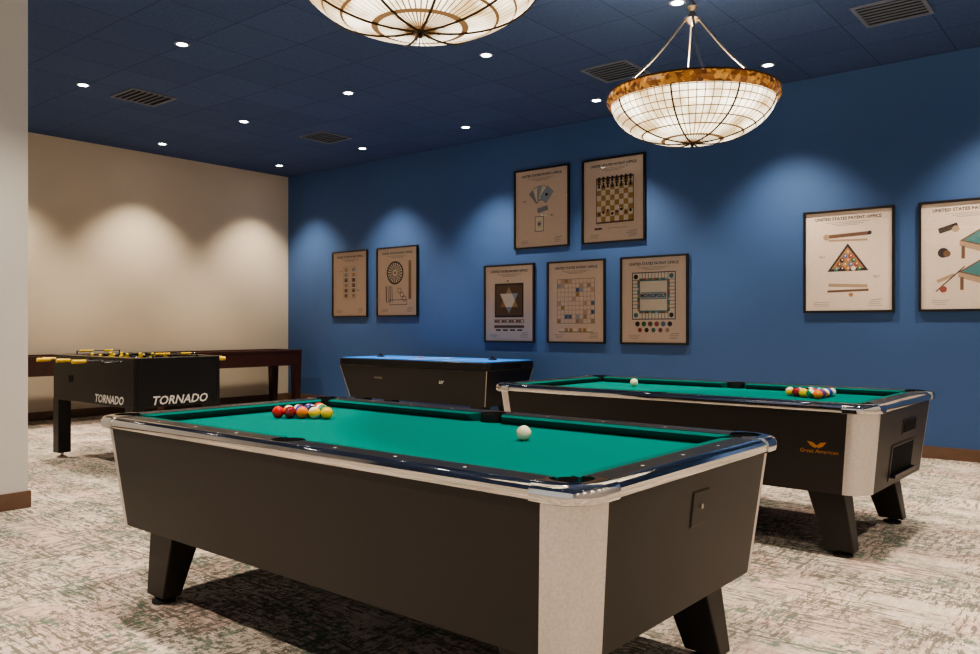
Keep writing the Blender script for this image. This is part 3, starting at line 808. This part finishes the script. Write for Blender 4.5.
def art_board(A):
    A.rect(0, .05, .54, .54, 'dk', 1); A.rect(0, .05, .52, .52, 'cream', 2); A.rect(0, .05, .36, .36, 'teal', 3); A.rect(0, .05, .335, .335, 'cream', 4)
    cs = ['teal', 'red', 'gold', 'blue', 'orange', 'green', 'tan', 'teal', 'lb']
    for i in range(9):
        p = -.16+.04*i
        A.rect(p, .05+.190, .034, .020, cs[i], 4); A.rect(p, .05-.190, .034, .020, cs[(i+3) % 9], 4)
        A.rect(.190, .05+p, .020, .034, cs[(i+5) % 9], 4); A.rect(-.190, .05+p, .020, .034, cs[(i+2) % 9], 4)
        for sgn in (1, -1):
            A.line(p+.02, .05+sgn*.18, p+.02, .05+sgn*.26, .005, 'ink', 5); A.line(sgn*.18, .05+p+.02, sgn*.26, .05+p+.02, .005, 'ink', 5)
    for sx in (-1, 1):
        for sy in (-1, 1): A.circ(sx*.22, .05+sy*.22, .028, 'teal' if sx*sy > 0 else 'dk', 5, 12)
    A.rect(0, .05, .31, .075, 'lb', 5); A.box(0, .05, .31, .075, .004, 'ink', 6)
    A.text(0, .05, 'MONOPOLY', .058, 'ink', 8, .0, 0.0015)
    for i in range(6): A.circ(-.2+.08*i, -.27, .030, ['dk', 'green', 'brown', 'red', 'blue', 'dk'][i], 2, 8)
    for i in range(5): A.circ(-.17+.085*i, -.34, .028, ['red', 'dk', 'green', 'brown', 'tan'][i], 2, 6)
def art_balls(A):
    A.rect(0, .25, .40, .035, 'brown', 1, .04); A.rect(0, .20, .36, .02, 'tan', 1, -.03)
    A.circ(-.2, .24, .03, 'tan', 3, 10); A.circ(.2, .26, .02, 'dk', 3, 10)
    A.poly([(-.19, -.10), (.19, -.10), (.0, .17)], 'dk', 1); A.poly([(-.15, -.075), (.15, -.075), (0, .135)], 'orange', 2)
    cs = ['gold', 'blue', 'red', 'dk', 'orange', 'green', 'brown', 'gold', 'blue', 'red', 'teal', 'dk', 'orange', 'cream', 'green']
    k = 0
    for r in range(5):
        for c in range(r+1):
            A.circ((c-r/2)*.053, .085-r*.040, .022, cs[k], 4, 16); A.circ((c-r/2)*.053+.005, .09-r*.040, .008, 'cream', 5, 8); k += 1
    A.rect(.0, -.24, .36, .03, 'tan', 1, -.05); A.rect(0, -.29, .38, .022, 'brown', 1, .02)
    A.circ(.03, -.33, .02, 'orange', 2); A.text(-.24, .05, 'Fig.2', .03, 'ink'); A.text(.26, -.16, 'Fig.3', .03, 'ink')
def art_tables(A):
    def tb(x, y, s):
        A.poly([(x-.2*s, y-.02*s), (x+.06*s, y-.1*s), (x+.24*s, y+.02*s), (x-.02*s, y+.09*s)], 'brown', 1)
        A.poly([(x-.17*s, y-.018*s), (x+.055*s, y-.085*s), (x+.21*s, y+.018*s), (x-.02*s, y+.077*s)], 'teal', 2)
        A.poly([(x-.2*s, y-.02*s), (x+.06*s, y-.1*s), (x+.06*s, y-.16*s), (x-.2*s, y-.07*s)], 'tan', 1)
        A.poly([(x+.06*s, y-.1*s), (x+.24*s, y+.02*s), (x+.24*s, y-.04*s), (x+.06*s, y-.16*s)], 'dk', 1)
        for q, w in ((-.17, -.13), (.05, -.22), (.21, -.10)): A.rect(x+q*s, y+w*s, .03*s, .12*s, 'brown', 1)
    A.rect(-.18, .25, .16, .05, 'dk', 1, .3); A.circ(-.12, .24, .03, 'tan', 2)
    tb(.10, .15, .95); A.circ(-.22, .03, .045, 'dk', 1); A.circ(-.19, .02, .03, 'brown', 2)
    tb(.09, -.13, .95); A.rect(-.2, -.2, .15, .03, 'tan', 1, .4); A.line(-.28, -.32, -.05, -.1, .01, 'dk', 2)
    A.circ(-.22, -.3, .03, 'red', 2)
M['frame'] = pmat('black_frame_wood', (0.012, 0.009, 0.008), 0.35)
def framed(xl, xr, zb, zt, fn):
    w, h = xr-xl, zt-zb
    root = empty('framed_patent_print', ((xl+xr)/2, YB-0.0012, (zb+zt)/2))
    t = 0.022; d = 0.028
    box('frame_top', -w/2, w/2, -d, 0, h/2-t, h/2, M['frame'], root, 0.002); box('frame_bottom', -w/2, w/2, -d, 0, -h/2, -h/2+t, M['frame'], root, 0.002)
    box('frame_left', -w/2, -w/2+t, -d, 0, -h/2+t, h/2-t, M['frame'], root); box('frame_right', w/2-t, w/2, -d, 0, -h/2+t, h/2-t, M['frame'], root)
    box('paper', -w/2+t, w/2-t, -0.010, -0.002, -h/2+t, h/2-t, AM[0], root)
    A = Art(); header(A); fn(A)
    me = bpy.data.meshes.new('print'); sx = w/0.84
    me.from_pydata([(x*sx, y-0.0101, z) for x, y, z in A.v], [], A.f)
    for m in AM: me.materials.append(m)
    for p, i in zip(me.polygons, A.m): p.material_index = i
    link(bpy.data.objects.new('printed_drawing', me), root)
    mesh('glass', [(-w/2+t, -0.0245, -h/2+t), (w/2-t, -0.0245, -h/2+t), (w/2-t, -0.0245, h/2-t), (-w/2+t, -0.0245, h/2-t)], [(0, 1, 2, 3)], M['glass'], root)
framed(-9.91, -9.10, 1.35, 2.37, art_dice)
framed(-8.90, -8.05, 1.35, 2.37, art_wheel)
framed(-6.325, -5.48, 2.19, 3.20, art_cards)
framed(-5.293, -4.446, 2.19, 3.20, art_chess)
framed(-6.825, -6.005, 1.00, 2.01, art_star)
framed(-5.81, -4.972, 1.00, 2.01, art_grid)
framed(-4.77, -3.92, 1.00, 2.01, art_board)
framed(-2.678, -1.841, 1.34, 2.345, art_balls)
framed(-1.638, -0.80, 1.34, 2.345, art_tables)

# ---------------------------------------------------------------- world, camera
w = bpy.data.worlds.new('World'); S.world = w; w.use_nodes = True
bg = w.node_tree.nodes['Background']; bg.inputs[0].default_value = (1.0, 0.96, 0.91, 1); bg.inputs[1].default_value = 0.7
cd = bpy.data.cameras.new('camera'); cd.lens = 29.72; cd.sensor_width = 36; cd.clip_start = 0.05
co = bpy.data.objects.new('camera', cd); co.location = (0, 0, 1.2)
co.rotation_euler = (math.radians(90), 0, math.atan2(0.631, 0.776)); link(co); S.camera = co
